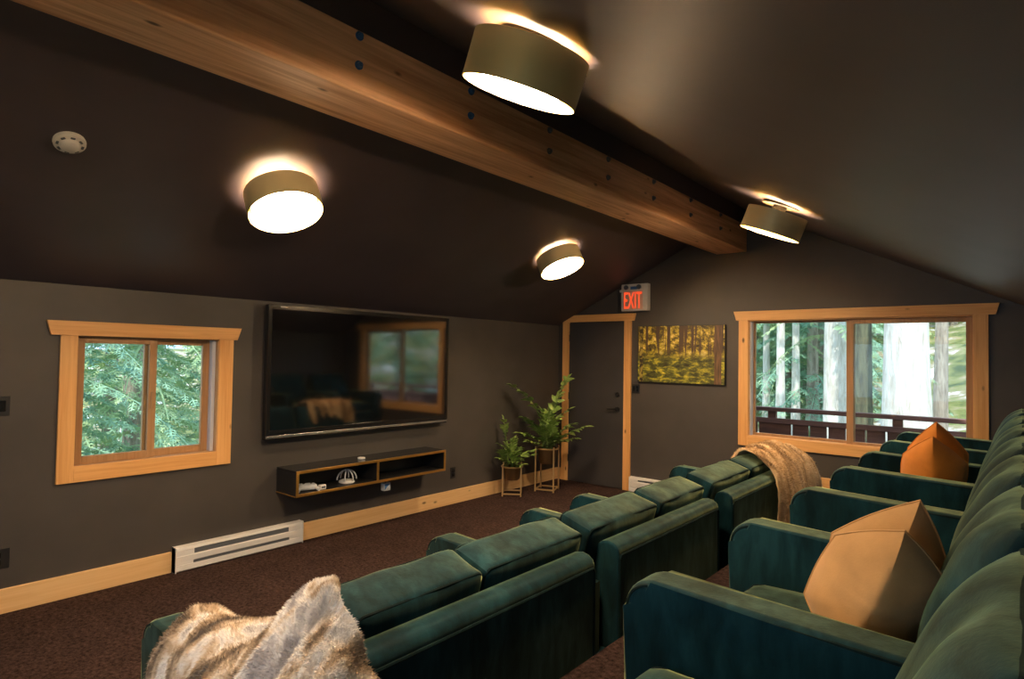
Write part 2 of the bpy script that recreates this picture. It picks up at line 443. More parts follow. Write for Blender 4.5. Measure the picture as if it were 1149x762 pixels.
def added_window_rear():  # unseen window added behind the camera to let in bluish fill light
    root = sroot('fill_window_3'); t = .024
    x0, x1, z0, z1 = W3
    bm = B(); box(bm, x0-.1, x0, YR, YR+t, z0-.1, z1); link('side_trim', bm, M_PINE_Z, root)
    bm = B(); box(bm, x1, x1+.1, YR, YR+t, z0-.1, z1); link('side_trim', bm, M_PINE_Z, root)
    bm = B(); box(bm, x0, x1, YR, YR+t, z0-.1, z0); link('apron_trim', bm, M_PINE_X, root)
    bm = B(); box(bm, x0-.14, x1+.14, YR, YR+t+.008, z1, z1+.1); link('head_trim', bm, M_PINE_X, root)
    f = B(); w = .045; ym = YR-.07
    for a, b in ((x0, (x0+x1)/2), ((x0+x1)/2, x1)):
        box(f, a, a+w, ym, ym+.03, z0, z1); box(f, b-w, b, ym, ym+.03, z0, z1); box(f, a+w, b-w, ym, ym+.03, z0, z0+w); box(f, a+w, b-w, ym, ym+.03, z1-w, z1)
    s = link('sash', f, M_SASH_Z, root)
    g = B(); box(g, x0+.01, x1-.01, ym+.012, ym+.018, z0+.01, z1-.01); link('pane', g, M_GLASS, s)
added_window_rear()
def added_window_right():  # unseen window, added so daylight fills the right face of the beam
    root = sroot('fill_window_4'); t = .024; y0, y1, z0, z1 = W4; x = XR
    bm = B(); box(bm, x-t, x, y0-.1, y0, z0-.1, z1); link('side_trim', bm, M_PINE_Z, root)
    bm = B(); box(bm, x-t, x, y1, y1+.1, z0-.1, z1); link('side_trim', bm, M_PINE_Z, root)
    bm = B(); box(bm, x-t, x, y0, y1, z0-.1, z0); link('apron_trim', bm, M_PINE_Y, root)
    bm = B(); box(bm, x-t-.008, x, y0-.14, y1+.14, z1, z1+.1); link('head_trim', bm, M_PINE_Y, root)
    f = B(); w = .045; xm = x+.05
    for a, b in ((y0, (y0+y1)/2), ((y0+y1)/2, y1)):
        box(f, xm, xm+.03, a, a+w, z0, z1); box(f, xm, xm+.03, b-w, b, z0, z1); box(f, xm, xm+.03, a+w, b-w, z0, z0+w); box(f, xm, xm+.03, a+w, b-w, z1-w, z1)
    s = link('sash', f, M_SASH_Z, root)
    g = B(); box(g, xm+.012, xm+.018, y0+.01, y1-.01, z0+.01, z1-.01); link('pane', g, M_GLASS, s)
added_window_right()

# ------------------------------------------------------------------ door, baseboards
def door():
    root = sroot('door_1')
    bm = B(); box(bm, .178, .992, -.012, 0, .008, 2.036, .002); link('door_panel', bm, M_DOOR, root)
    bm = B(); box(bm, .080, .180, -.026, 0, 0, 2.049, .002); link('side_casing', bm, M_PINE_Z, root)
    bm = B(); box(bm, .990, 1.085, -.026, 0, 0, 2.049, .002); link('side_casing', bm, M_PINE_Z, root)
    bm = B(); prism(bm, [(.052, 2.049), (1.118, 2.049), (1.142, 2.138), (.22, 2.138), (.06, 2.055)], 1, -.032, 0); link('head_casing', bm, M_PINE_X, root)
    h = B(); mt = Matrix.Translation((.905, -.02, .97)) @ Matrix.Rotation(PI/2, 4, 'X')
    lathe(h, [(0, .012), (.030, .012), (.032, .004), (.032, -.008), (0, -.008)], 24, mt)
    tube(h, [(.905, -.03, .97), (.905, -.06, .97)], .010, 10); tube(h, [(.905, -.06, .97), (.86, -.063, .97), (.785, -.06, .968)], .009, 10)
    link('lever_handle', h, M_BLACK, root, smooth=True)
    h = B(); lathe(h, [(0, .016), (.022, .016), (.030, .006), (.030, -.008), (0, -.008)], 24, Matrix.Translation((.905, -.02, 1.147)) @ Matrix.Rotation(PI/2, 4, 'X'))
    link('deadbolt', h, M_BLACK, root, smooth=True)
    for z in (.25, 1.05, 1.8):
        k = B(); tube(k, [(.184, -.018, z), (.184, -.018, z+.09)], .007, 8); link('hinge', k, M_BLACK, root)
door()
bm = B(); box(bm, 0, .02, YR, -4.768, 0, .147, .003); structure('baseboard_left', bm, M_BASEW)
bm = B(); box(bm, 0, .02, -3.742, -.002, 0, .147, .003); structure('baseboard_left', bm, M_BASEW)
bm = B(); box(bm, .02, .08, -.02, 0, 0, .147, .003); structure('baseboard_back', bm, M_BASEX)
bm = B(); box(bm, PX+.0, XR, -.02, 0, PZ, PZ+.10, .003); box(bm, 2.25, PX, -.02, 0, 0, .147, .003); box(bm, 2.9, PX, -.0205, 0, .14, PZ+.10, .003); structure('baseboard_back', bm, M_BASEX)

def heater_left():
    t = thing('baseboard_heater', (0, -4.762, 0), 'long white electric baseboard heater below the left wall window', 'heater')
    L = 1.014
    def pr(prof, a, b, bm): prism(bm, prof, 1, a, b)
    bm = B()
    pr([(0, .0), (.05, .0), (.066, .012), (.066, .05), (.05, .06), (0, .06)], 0, L, bm)
    pr([(0, .066), (.056, .068), (.064, .074), (.066, .112), (.060, .120), (0, .120)], 0, L, bm)
    pr([(0, .150), (.048, .150), (.062, .156), (.056, .174), (.03, .178), (0, .178)], 0, L, bm)
    box(bm, 0, .0635, 0, L*.13, .05, .155); box(bm, 0, .0635, L*.87, L, .05, .155)
    link('housing', bm, M_WHITE, t)
    bm = B(); box(bm, .01, .061, L*.125, L*.875, .118, .152); link('upper_grille', bm, M_GREY, t)
    bm = B(); box(bm, .01, .0645, L*.125, L*.875, .045, .070); link('lower_grille', bm, M_GREY, t)
    for a in (0.004, L-.004):
        bm = B(); box(bm, 0, .070, a-.004, a+.004, 0, .181, .002); link('end_cap', bm, M_WHITE, t)
heater_left()
def heater_far():
    t = thing('baseboard_heater', (1.10, 0, 0), 'white baseboard heater on the far wall beside the door casing', 'heater')
    L = 1.12
    bm = B()
    for prof in ([(0, 0), (-.05, 0), (-.066, .012), (-.066, .05), (-.05, .06), (0, .06)], [(0, .06), (-.052, .062), (-.064, .07), (-.066, .122), (-.052, .134), (0, .134)],
                 [(0, .15), (-.048, .15), (-.062, .156), (-.056, .174), (-.03, .178), (0, .178)]):
        prism(bm, prof, 0, 0, L)
    box(bm, 0, L*.1, -.063, 0, .13, .155); box(bm, L*.9, L, -.063, 0, .13, .155)
    link('housing', bm, M_WHITE, t)
    bm = B(); box(bm, L*.1, L*.9, -.055, -.01, .134, .150); link('upper_grille', bm, M_GREY, t)
    bm = B(); box(bm, L*.1, L*.9, -.062, -.01, .045, .063); link('lower_grille', bm, M_GREY, t)
    for a in (.004, L-.004):
        bm = B(); box(bm, a-.004, a+.004, -.07, 0, 0, .181, .002); link('end_cap', bm, M_WHITE, t)
heater_far()

# ------------------------------------------------------------------ sofas
def arm_bm(D, wdt, z0, z1):
    """armrest, local: rear at x=-.06, front at x=-D, y from 0 to wdt"""
    bm = B()
    R = .085; n = 7
    prof = [(-.07, z0), (-D, z0)]
    for k in range(n+1):
        a = PI-PI/2*k/n
        prof.append((-D+R+R*math.cos(a), z1-R+R*math.sin(a)))
    prof += [(-.07, z1-.03)]
    pr2 = [(x, z) for x, z in prof]
    # prism along y
    A = [bm.verts.new((x, 0, z)) for x, z in pr2]; C = [bm.verts.new((x, wdt, z)) for x, z in pr2]; N = len(pr2)
    f1 = bm.faces.new(A); f2 = bm.faces.new(C[::-1])
    for i in range(N): bm.faces.new((A[i], C[i], C[(i+1) % N], A[(i+1) % N]))
    es = list(f1.edges)+list(f2.edges)
    bmesh.ops.bevel(bm, geom=es, offset=.026, segments=4, profile=.5, affect='EDGES')
    return bm
def arm_piping(D, wdt, z0, z1, y):
    R = .085; n = 7; s = .012
    pts = [(-D+s, y, z0+.03)]
    for k in range(n+1):
        a = PI-PI/2*k/n
        pts.append((-D+R+(R-s)*math.cos(a), y, z1-R+(R-s)*math.sin(a)))
    pts += [(-D+.3, y, z1-s-.009), (-D*.5, y, z1-s-.016), (-.08, y, z1-.03-s)]
    return tube(B(), pts, .006, 6)
def sofa(name, loc, arms, seats, panel, label, group, D=1.06, zt=.62, cz=.862, pufft=.03, seed=0, rz=0, ct=.092, cth=17, cX=-.252, lobe=0., cy_=0.):
    """local: rear face x=0, front -x, y along the row. arms: list of (y0,y1); seats: list of (y0,y1)"""
    t = thing(name, loc, label, 'sofa', group, rz)
    y0 = min([a[0] for a in arms]+[s[0] for s in seats]); y1 = max([a[1] for a in arms]+[s[1] for s in seats])
    bm = B(); box(bm, -D+.05, -.03, y0+.015, y1-.015, .10, .282, .015); link('base', bm, M_VELVET, t)
    for a in arms:
        o = link('armrest', arm_bm(D, a[1]-a[0], .10, zt), M_VELVET, t, (0, a[0], 0), True); wn = o.modifiers.new('weighted', 'WEIGHTED_NORMAL'); wn.keep_sharp = True; wn.weight = 100
        for yy in (.006, a[1]-a[0]-.006): link('piping', arm_piping(D, a[1]-a[0], .10, zt, yy), M_PIPING, o, smooth=True)
    # back frame
    bm = B()
    p0, p1 = panel
    prof = [(0, .10), (-.26, .10), (-.26, .40)]
    for k in range(7):
        a = PI*(1-k/6); prof.append((-.062+.062*math.cos(a)*(1 if k else 1.02), .715+.045*math.sin(a)))
    A = [bm.verts.new((x, p0, z)) for x, z in prof]; C = [bm.verts.new((x, p1, z)) for x, z in prof]; N = len(prof)
    fa = bm.faces.new(A); fb = bm.faces.new(C[::-1])
    for i in range(N): bm.faces.new((A[i], C[i], C[(i+1) % N], A[(i+1) % N]))
    bmesh.ops.bevel(bm, geom=list(fa.edges)+list(fb.edges), offset=.012, segments=3, profile=.5, affect='EDGES')
    fr = link('back_frame', bm, M_VELVET, t, None, True); wn = fr.modifiers.new('weighted', 'WEIGHTED_NORMAL'); wn.keep_sharp = True; wn.weight = 100
    pip = tube(B(), [(.002, p0+.01, .11), (.002, p0+.01, .69), (.002, p0+.02, .705), (.002, p1-.02, .705), (.002, p1-.01, .69), (.002, p1-.01, .11)], .006, 6)
    link('piping', pip, M_PIPING, fr)
    for i, (a, b) in enumerate(seats):
        hw = (b-a)/2; cy = (a+b)/2
        s = link('seat_cushion', loft_box(.35, hw-.004, .070, .035, 10, (.012, 0, .015), seed+i, .004), M_VELVET, t, (-D+.10+.35, cy, .350), True)
        link('piping', tube(B(), [(x, y, .054) for (_, x, y) in roundrect(.35-.012, hw-.016, .03, 0)], .006, 6, True), M_PIPING, s)
        # back cushion
        hz = (cz-.40)/2
        over = .0
        c = link('back_cushion', loft_box(ct, hw, hz, .024, 14 if not lobe else 20, (pufft, .003, .010), seed+i+5, .006, lobe), M_VELVET, t, None, True)
        th = math.radians(cth); c.rotation_euler = (0, th, 0)
        c.location = (cX, cy+cy_, .40+hz-.01)
        for sx in (-1, 1):
            pp = link('piping', tube(B(), roundrect(hw-.008, hz-.006, .026, sx*(ct-.010)), .0065, 6, True), M_PIPING, c)
    for x in (-D+.1, -.1):
        for y in (y0+.08, y1-.08):
            bm = B(); bmesh.ops.create_cone(bm, cap_ends=True, segments=14, radius1=.016, radius2=.025, depth=.11)
            link('leg', bm, M_BLACK, t, (x, y, .055), True)
    return t
XA = 3.325
sofa('sofa', (XA, -5.74, 0), [(0, .13)], [(.22, .775), (.785, 1.43)], (.15, 1.365), 'green velvet sofa in the front row nearest the camera under the grey fur throw', 'front row sofas', D=1.09, seed=1)
sofa('sofa', (XA, -4.345, 0), [(0, .14), (.80, .91)], [(.06, .73), (.77, 1.36)], (.165, 1.345), 'middle green velvet sofa of the front row with nothing on it', 'front row sofas', D=1.09, seed=3, cy_=.03)
sofa('sofa', (XA, -2.975, 0), [(0, .12), (1.60, 1.73)], [(.13, .84), (.86, 1.60)], (.2, 1.56), 'green velvet sofa at the far end of the front row under the tan throw', 'front row sofas', D=1.09, seed=5)

# second row on the platform
XB = 4.925
lab2 = ['back row green velvet sofa nearest the camera, holding the two beige pillows', 'second green velvet sofa of the back row, just beyond the beige pillows',
        'back row green velvet sofa holding the two orange pillows', 'green velvet armchair at the far end of the back row below the window']
P = .815
for i, y in enumerate((-5.87, -4.24, -2.61, -.98)):
    aw = .135
    if i < 3: arms = [(0, aw), (P, P+aw)]; seats = [(aw, P), (P+aw, 2*P)]; pan = (.14, 2*P-.01)
    else: arms = [(0, aw), (P, P+aw)]; seats = [(aw, P)]; pan = (.14, P+.0)
    sofa('sofa' if i < 3 else 'armchair', (XB, y, PZ), arms, seats, pan, lab2[i], None, D=1.085, zt=.62, cz=.895, pufft=.035, seed=11+3*i, ct=.072, cth=22, cX=-.235, lobe=.045)

# ------------------------------------------------------------------ pillows
R = math.radians
def pillow(loc, facing, outline, ridge, tf, kl, kr, m, label, seed):
    """creased square cushion standing on a seat; local x across, y away from the aisle side, z up.
    outline: corner points (x, z); ridge: ((x, z) top, (x, z) bottom) of its crease"""
    pts = []; n = len(outline)
    for i in range(n):
        a = Vector(outline[i]); b = Vector(outline[(i+1) % n]); L = (b-a).length; nrm = Vector((-(b-a).y, (b-a).x)).normalized()
        for k in range(8):
            s_ = k/8; p = a.lerp(b, s_)+nrm*(.035*L*math.sin(PI*s_)*-1); pts.append(p)
    c = sum(pts, Vector((0, 0)))/len(pts); N = len(pts); rt, rb = Vector(ridge[0]), Vector(ridge[1])
    sd = Vector((seed*1.3, seed*.7, seed))
    def fold(p):
        t_ = (p.y-rb.y)/(rt.y-rb.y); xr = rb.x+(rt.x-rb.x)*t_; d = p.x-xr
        e = math.sqrt(d*d+.012**2)-.012
        return e*(kr if d > 0 else kl)
    bm = B(); rings = {}
    NR = 12
    for side in (-1, 1):
        prev = None
        for q in range(NR+1):
            s_ = q/NR
            ring = []
            for p0 in (pts if q else [c]):
                p = c+(p0-c)*s_; th = tf*(1-s_**2.4)**.62
                y = side*th*(1 if side < 0 else .8)+fold(p)+.014*noise.noise(Vector((p.x*9, p.y*9, side))+sd)*(1-s_)+.006*noise.noise(Vector((p.x*16+p.y*10, p.y*30, side))+sd)*(1-s_**3)
                ring.append((p.x, y, p.y))
            if q == NR and side == 1: cur = rings[-1]
            else: cur = [bm.verts.new(v) for v in ring]
            if q == NR and side == -1: rings[-1] = cur
            if prev is not None:
                for k in range(N):
                    k2 = (k+1) % N
                    if len(prev) == 1: bm.faces.new((prev[0], cur[k], cur[k2]))
                    else: bm.faces.new((prev[k], cur[k], cur[k2], prev[k2]))
            prev = cur
    rim = [v.co.copy() for v in rings[-1]]
    o = link('throw_pillow', bm, m, None, loc, True); o.rotation_euler = (0, 0, facing)
    link('seam', tube(B(), rim, .0035, 5, True), m, o)
    return tag(o, label, 'pillow')
pillow((4.422, -4.72, 1.001), .155, [(.061, .150), (-.106, .088), (-.189, -.10), (-.13, -.185), (.07, -.185), (.12, -.10), (.154, .02)], ((.061, .15), (-.06, -.18)), .075, .75, .45, M_BEIGE, 'beige throw pillow in front, leaning nearest the camera on the back row', 1)
pillow((4.415, -4.46, .993), .14, [(.074, .195), (-.165, .038), (-.17, -.06), (-.12, -.175), (.06, -.175), (.115, -.13), (.145, -.004)], ((.074, .19), (-.02, -.17)), .06, .5, .35, M_BEIGE, 'beige throw pillow behind the other beige one on the back row', 5)
pillow((4.315, -2.27, 1.005), .093, [(0, .160), (-.150, .03), (-.162, -.09), (-.14, -.185), (.13, -.185), (.155, -.12), (.168, .01)], ((0, .16), (.0, -.18)), .07, .7, .5, M_ORANGE, 'orange throw pillow in front, nearer of the orange pair', 9)
pillow((4.31, -2.02, 1.062), .09, [(0, .168), (-.15, -.012), (-.15, -.12), (-.12, -.24), (.12, -.24), (.15, -.12), (.160, -.02)], ((0, .16), (.0, -.2)), .055, .5, .5, M_ORANGE, 'orange throw pillow behind the other orange one', 13)

# ------------------------------------------------------------------ fur throws
def throw(name, rows, nu, nv, m, label, seed, fold=.02, pile=26000, plen=.016):
    """rows: list over u of lists over v of points"""
    rows = [[Vector(p) for p in r] for r in rows]
    sd = Vector((seed*5.1, seed*2.2, seed))
    def P0(u, v): return crom([crom(r, v) for r in rows], u)
    def N0(u, v):
        e = .01; a = P0(min(1, u+e), v)-P0(max(0, u-e), v); b = P0(u, min(1, v+e))-P0(u, max(0, v-e))
        n = a.cross(b); return n.normalized() if n.length > 1e-9 else Vector((0, 0, 1))
    G = []; NN = []
    for i in range(nu+1):
        g = []; ns = []
        for j in range(nv+1):
            u, v = i/nu, j/nv; n = N0(u, v); p = P0(u, v)
            q = p*3.2
            d = fold*(noise.noise(Vector((u*7+v*2, v*2.2, 0))+sd)+.6*noise.noise(Vector((u*14+v*3, v*3., 3))+sd)) + .006*noise.noise(p*22+sd)
            g.append(p+n*(d+fold*.4)); ns.append(n)
        G.append(g); NN.append(ns)
    sgn = 1
    c = sum((n for r in NN for n in r), Vector())
    if c.z < 0: sgn = -1
    bm = B()
    top = [[bm.verts.new(p) for p in r] for r in G]
    bot = [[bm.verts.new(G[i][j]-sgn*NN[i][j]*.012) for j in range(nv+1)] for i in range(nu+1)]
    for i in range(nu):
        for j in range(nv):
            bm.faces.new((top[i][j], top[i+1][j], top[i+1][j+1], top[i][j+1]))
            bm.faces.new((bot[i][j], bot[i][j+1], bot[i+1][j+1], bot[i+1][j]))
    for i in range(nu):
        bm.faces.new((top[i][0], bot[i][0], bot[i+1][0], top[i+1][0])); bm.faces.new((top[i][nv], top[i+1][nv], bot[i+1][nv], bot[i][nv]))
    for j in range(nv):
        bm.faces.new((top[0][j], top[0][j+1], bot[0][j+1], bot[0][j])); bm.faces.new((top[nu][j], bot[nu][j], bot[nu][j+1], top[nu][j+1]))
    bmesh.ops.recalc_face_normals(bm, faces=bm.faces)
    rnd = random.Random(seed)
    for _ in range(pile):
        i = rnd.randrange(nu); j = rnd.randrange(nv); a, b = rnd.random(), rnd.random()
        p = G[i][j].lerp(G[i+1][j], a).lerp(G[i][j+1].lerp(G[i+1][j+1], a), b); n = NN[i][j]*sgn
        t = Vector(noise.noise_vector(p*9+sd)); t = t-n*t.dot(n)
        t2 = Vector((rnd.gauss(0, 1), rnd.gauss(0, 1), rnd.gauss(0, 1)))
        dirv = (n*1.0+t*.9+t2*.25+Vector((0, 0, -.25))).normalized(); L = plen*rnd.uniform(.6, 1.3)
        s = dirv.cross(t2).normalized()*.0016
        vv = [bm.verts.new(p-n*.002+s), bm.verts.new(p-n*.002-s), bm.verts.new(p+dirv*L)]
        bm.faces.new(vv)
    me = bpy.data.meshes.new(name); bm.to_mesh(me); bm.free(); me.shade_smooth(); me.materials.append(m)
    o = bpy.data.objects.new(name, me); COL.objects.link(o)
    return tag(o, label, 'throw blanket')
# over the near end of the front row: columns run from the seat side over the arm / back and down the outer side
throw('fur_throw', [
    [(2.42, -5.44, .52), (2.44, -5.56, .675), (2.46, -5.70, .675), (2.47, -5.81, .54), (2.46, -5.82, .16)],
    [(2.62, -5.42, .54), (2.64, -5.55, .69), (2.66, -5.70, .685), (2.67, -5.82, .54), (2.66, -5.83, .14)],
    [(2.82, -5.40, .66), (2.84, -5.52, .71), (2.86, -5.68, .68), (2.86, -5.81, .54), (2.86, -5.86, .14)],
    [(2.98, -5.47, .85), (3.00, -5.56, .87), (3.02, -5.69, .76), (3.03, -5.82, .56), (3.04, -5.88, .14)],
    [(3.12, -5.51, .925), (3.12, -5.59, .92), (3.13, -5.70, .80), (3.16, -5.82, .58), (3.17, -5.90, .14)],
    [(3.22, -5.57, .89), (3.22, -5.63, .87), (3.23, -5.71, .79), (3.26, -5.82, .58), (3.27, -5.90, .14)],
    [(3.32, -5.56, .80), (3.32, -5.63, .79), (3.33, -5.70, .75), (3.34, -5.82, .57), (3.36, -5.89, .14)],
    [(3.375, -5.53, .68), (3.385, -5.60, .67), (3.39, -5.69, .62), (3.40, -5.80, .5), (3.42, -5.86, .14)],
], 84, 64, M_FUR_A, 'thick grey and cream fur throw over the near end of the front row', 3, .042, 42000, .012)
# over the far end of the front row
def crow(y, dy, k=0.):
    return [(2.96, y, .62), (2.995, y, .80), (3.06, y, .905+k), (3.16, y+dy*.2, .925+k), (3.26, y+dy*.4, .875+k), (3.355, y+dy*.7, .78), (3.40, y+dy, .62), (3.415, y+dy*1.15, .44), (3.42, y+dy*1.2, .375)]
throw('fur_throw', [crow(-1.93, -.10, .0), crow(-1.80, -.06, .025), crow(-1.66, -.02, .0), crow(-1.50, .05, .02), crow(-1.36, .16, 0.), crow(-1.22, .30, -.005)],
      46, 90, M_FUR_C, 'golden tan fur throw over the far end of the front row', 8, .026, 26000, .014)

# ------------------------------------------------------------------ television and shelf
def tv():
    t = thing('television', (0, -3.127, 1.436), 'large black wall mounted television between the window and the corner', 'television')
    hy, hz = 1.0, .545
    bm = B(); box(bm, .045, .098, -hy, hy, -hz, hz, .006); link('cabinet', bm, M_GLOSSBLACK, t)
    bm = B(); box(bm, .098, .1005, -hy+.035, hy-.035, -hz+.075, hz-.035); link('screen', bm, M_SCREEN, t)
    bm = B(); b = .03
    box(bm, .098, .104, -hy, -hy+b, -hz+.04, hz, .002); box(bm, .098, .104, hy-b, hy, -hz+.04, hz, .002); box(bm, .098, .104, -hy+b, hy-b, hz-b, hz, .002); box(bm, .098, .104, -hy+b, hy-b, -hz+.04, -hz+.075, .002)
    link('bezel', bm, M_GLOSSBLACK, t)
    bm = B(); box(bm, .09, .108, -hy+.005, hy-.005, -hz+.012, -hz+.034, .003); link('silver_strip', bm, M_SILVER, t)
    bm = B(); box(bm, .1035, .1045, -hy+.10, -hy+.165, hz-.020, hz-.012); link('maker_tag', bm, M_OFFWHITE, t)
    bm = B(); box(bm, .002, .045, -.35, .35, -.25, .25, .004); link('wall_bracket', bm, M_BLACK, t)
tv()
SY0, SY1, SZ0, SZ1, SD = -3.965, -2.332, .446, .652, .30
def shelf():
    t = thing('floating_media_shelf', (0, SY0, SZ0), 'black floating media shelf with gold front edges below the television', 'shelf')
    L = SY1-SY0; H = SZ1-SZ0; k = .018; yd = .80
    bm = B(); box(bm, 0, SD-.006, 0, L, H-k, H); link('top_panel', bm, M_GLOSSBLACK, t)
    bm = B(); box(bm, 0, SD-.006, 0, L, 0, k); link('bottom_panel', bm, M_BLACK, t)
    for a in (0, L-k):
        bm = B(); box(bm, 0, SD-.006, a, a+k, k, H-k); link('side_panel', bm, M_BLACK, t)
    bm = B(); box(bm, .02, SD-.006, yd-k/2, yd+k/2, k, H-k); link('divider', bm, M_BLACK, t)
    bm = B(); box(bm, 0, .012, k, L-k, k, H-k); link('back_panel', bm, M_BLACK, t)
    bm = B(); e = .022
    box(bm, SD-.006, SD+.004, 0, L, H-e, H, .001); box(bm, SD-.006, SD+.004, 0, L, 0, e, .001)
    for a in (0, L-e, yd-e/2): box(bm, SD-.006, SD+.004, a, a+e, e, H-e, .001)
    link('edge_trim', bm, M_GOLDTRIM, t)
    bm = B(); box(bm, .0, SD-.01, -.003, 0, 0, .008); link('side_edging', bm, M_GOLDTRIM, t)
shelf()
zf = SZ0+.018
def gamepad(loc, rz, label):
    t = thing('game_controller', loc, label, 'controller', None, rz)
    bm = loft_box(.075, .045, .02, .016, 8, (0, 0, .008)); link('body', bm, M_PALEDEV, t, (0, 0, .030), True)
    for s in (-1, 1):
        g = B(); tube(g, [(s*.055, -.02, .028), (s*.075, -.055, .022), (s*.080, -.085, .016)], .017, 10, False, .75); link('grip', g, M_PALEDEV, t, None, True)
        st = B(); tube(st, [(s*.03, -.008, .045), (s*.03, -.008, .062)], .010, 10); link('thumbstick', st, M_BLACK, t, None, True)
gamepad((.19, -3.80, zf), 1.2, 'pale game controller at the left end of the media shelf')
def adapter(loc, label):
    t = thing('small_box', loc, label, 'box')
    bm = B(); box(bm, -.022, .022, -.026, .026, 0, .036, .004); link('body', bm, M_WHITE, t)
    bm = B(); box(bm, .0225, .0235, -.018, .018, .010, .026); link('face_plate', bm, M_GREY, t)
adapter((.235, -3.688, zf), 'tiny white box beside the game controller on the media shelf')
def headset(loc):
    t = thing('cable_gadget', loc, 'pale gadget with looped cables in the left bay near the divider', 'gadget')
    bm = B(); lathe(bm, [(0, 0), (.06, 0), (.07, .008), (.068, .02), (.05, .028), (0, .03)], 28); link('round_base', bm, M_WHITE, t, None, True)
    for k, (a, rr) in enumerate(((.2, .075), (1.2, .085), (2.3, .07))):
        pts = [(rr*math.cos(q)*math.cos(a), rr*math.cos(q)*math.sin(a), .03+.085*math.sin(q)) for q in [PI*j/12 for j in range(13)]]
        link('cable_loop', tube(B(), pts, .006, 8), M_PALEDEV, t, None, True)
headset((.17, -3.40, zf))
bm = B(); lathe(bm, [(0, 0), (.030, 0), (.034, .004), (.034, .012), (.030, .016), (0, .016)], 28)
o = link('white_puck', bm, M_WHITE, None, (.17, -3.25, SZ1+.0005), True); tag(o, 'small round white puck lying on top of the media shelf', 'puck')
def plug():
    t = thing('plug_adapter', (.17, -2.99, .337), 'small white and blue adapter box hanging under the media shelf', 'adapter')
    bm = B(); box(bm, 0, .05, -.038, .038, 0, .072, .006); link('body', bm, M_PALEDEV, t)
    bm = B(); prism(bm, [(-.03, .010), (.028, .062), (-.03, .062)], 0, .05, .0515); link('blue_patch', bm, M_BLUE, t)
    link('cable', tube(B(), [(.02, 0, .07), (.02, 0, .11)], .006, 8), M_BLACK, t)
plug()
def plate(loc, axis, label, cat, name, w=.075, h=.118, gang=1):
    t = thing(name, loc, label, cat)
    rz = {'x': 0, 'y': -PI/2}[axis]; t.rotation_euler = (0, 0, rz)
    bm = B(); box(bm, 0, .006, -w/2, w/2, -h/2, h/2, .002); link('cover_plate', bm, M_BLACK, t)
    if name == 'wall_outlet':
        for z in (-.022, .022):
            bm = B(); box(bm, .006, .009, -.017, .017, z-.015, z+.015, .003); link('socket', bm, M_GLOSSBLACK, t)
    else:
        for k in range(gang):
            yy = (k-(gang-1)/2)*.046
            bm = B(); box(bm, .006, .011, yy-.016, yy+.016, -.033, .033, .002); link('rocker', bm, M_GLOSSBLACK, t)
plate((0, -1.929, .33), 'x', 'black wall outlet between the media shelf and the plants', 'outlet', 'wall_outlet')
plate((0, -5.75, .327), 'x', 'black wall outlet low at the left edge of the photo', 'outlet', 'wall_outlet', .12, .12)
plate((0, -5.775, 1.245), 'x', 'black light switch on the wall left of the window', 'light switch', 'light_switch', .12, .118, 2)
plate((1.148, 0, 1.228), 'y', 'black light switch beside the door under the forest picture', 'light switch', 'light_switch', .105, .11, 2)

# ------------------------------------------------------------------ picture and exit sign
m = M_ART = mat('forest_print', (.2, .2, .05), .5)
tc = nd(m, 'ShaderNodeTexCoord'); sep = nd(m, 'ShaderNodeSeparateXYZ'); lk(m, tc.outputs['Object'], sep.inputs[0])
fol = ramp(m, noise_n(m, coords(m, (1, 1, 1.3)), 11, 8, .75, .3), [(.38, (.03, .020, .006)), (.48, (.15, .11, .015)), (.55, (.60, .44, .03)), (.64, (1, .82, .30))])
low = ramp(m, noise_n(m, coords(m, (1, 1, 2.6)), 7.0, 8, .75, .4), [(.38, (.025, .022, .006)), (.49, (.10, .11, .018)), (.57, (.42, .38, .03)), (.67, (.95, .74, .08))])
hz_ = nd(m, 'ShaderNodeMapRange'); hz_.inputs['From Min'].default_value = -.06; hz_.inputs['From Max'].default_value = .05; lk(m, sep.outputs['Z'], hz_.inputs['Value'])
cc = mixc(m, hz_.outputs[0], low, fol)
trk = ramp(m, noise_n(m, coords(m, (1, 1, .04)), 17, 3, .6, .1), [(.53, (0, 0, 0)), (.58, (1, 1, 1))])
tm = nd(m, 'ShaderNodeMath', operation='MULTIPLY'); lk(m, trk, tm.inputs[0]); lk(m, hz_.outputs[0], tm.inputs[1])
cc = mixc(m, tm.outputs[0], cc, (.075, .040, .022))
# wide trunk at the right of the print and a thin one at the left
def band(x0, x1):
    a = nd(m, 'ShaderNodeMath', operation='GREATER_THAN'); a.inputs[1].default_value = x0; lk(m, sep.outputs['X'], a.inputs[0])
    b = nd(m, 'ShaderNodeMath', operation='LESS_THAN'); b.inputs[1].default_value = x1; lk(m, sep.outputs['X'], b.inputs[0])
    c = nd(m, 'ShaderNodeMath', operation='MULTIPLY'); lk(m, a.outputs[0], c.inputs[0]); lk(m, b.outputs[0], c.inputs[1]); return c.outputs[0]
bk = ramp(m, noise_n(m, coords(m, (9, 1, 1)), 5, 5), [(.35, (.05, .028, .016)), (.65, (.19, .10, .05))])
cc = mixc(m, band(.41, .49), cc, bk); cc = mixc(m, band(-.50, -.455), cc, ramp(m, noise_n(m, coords(m, (1, 1, 1)), 22, 4), [(.45, (.03, .02, .01)), (.62, (.4, .3, .06))]))
lk(m, cc, bsdf(m).inputs['Base Color'])
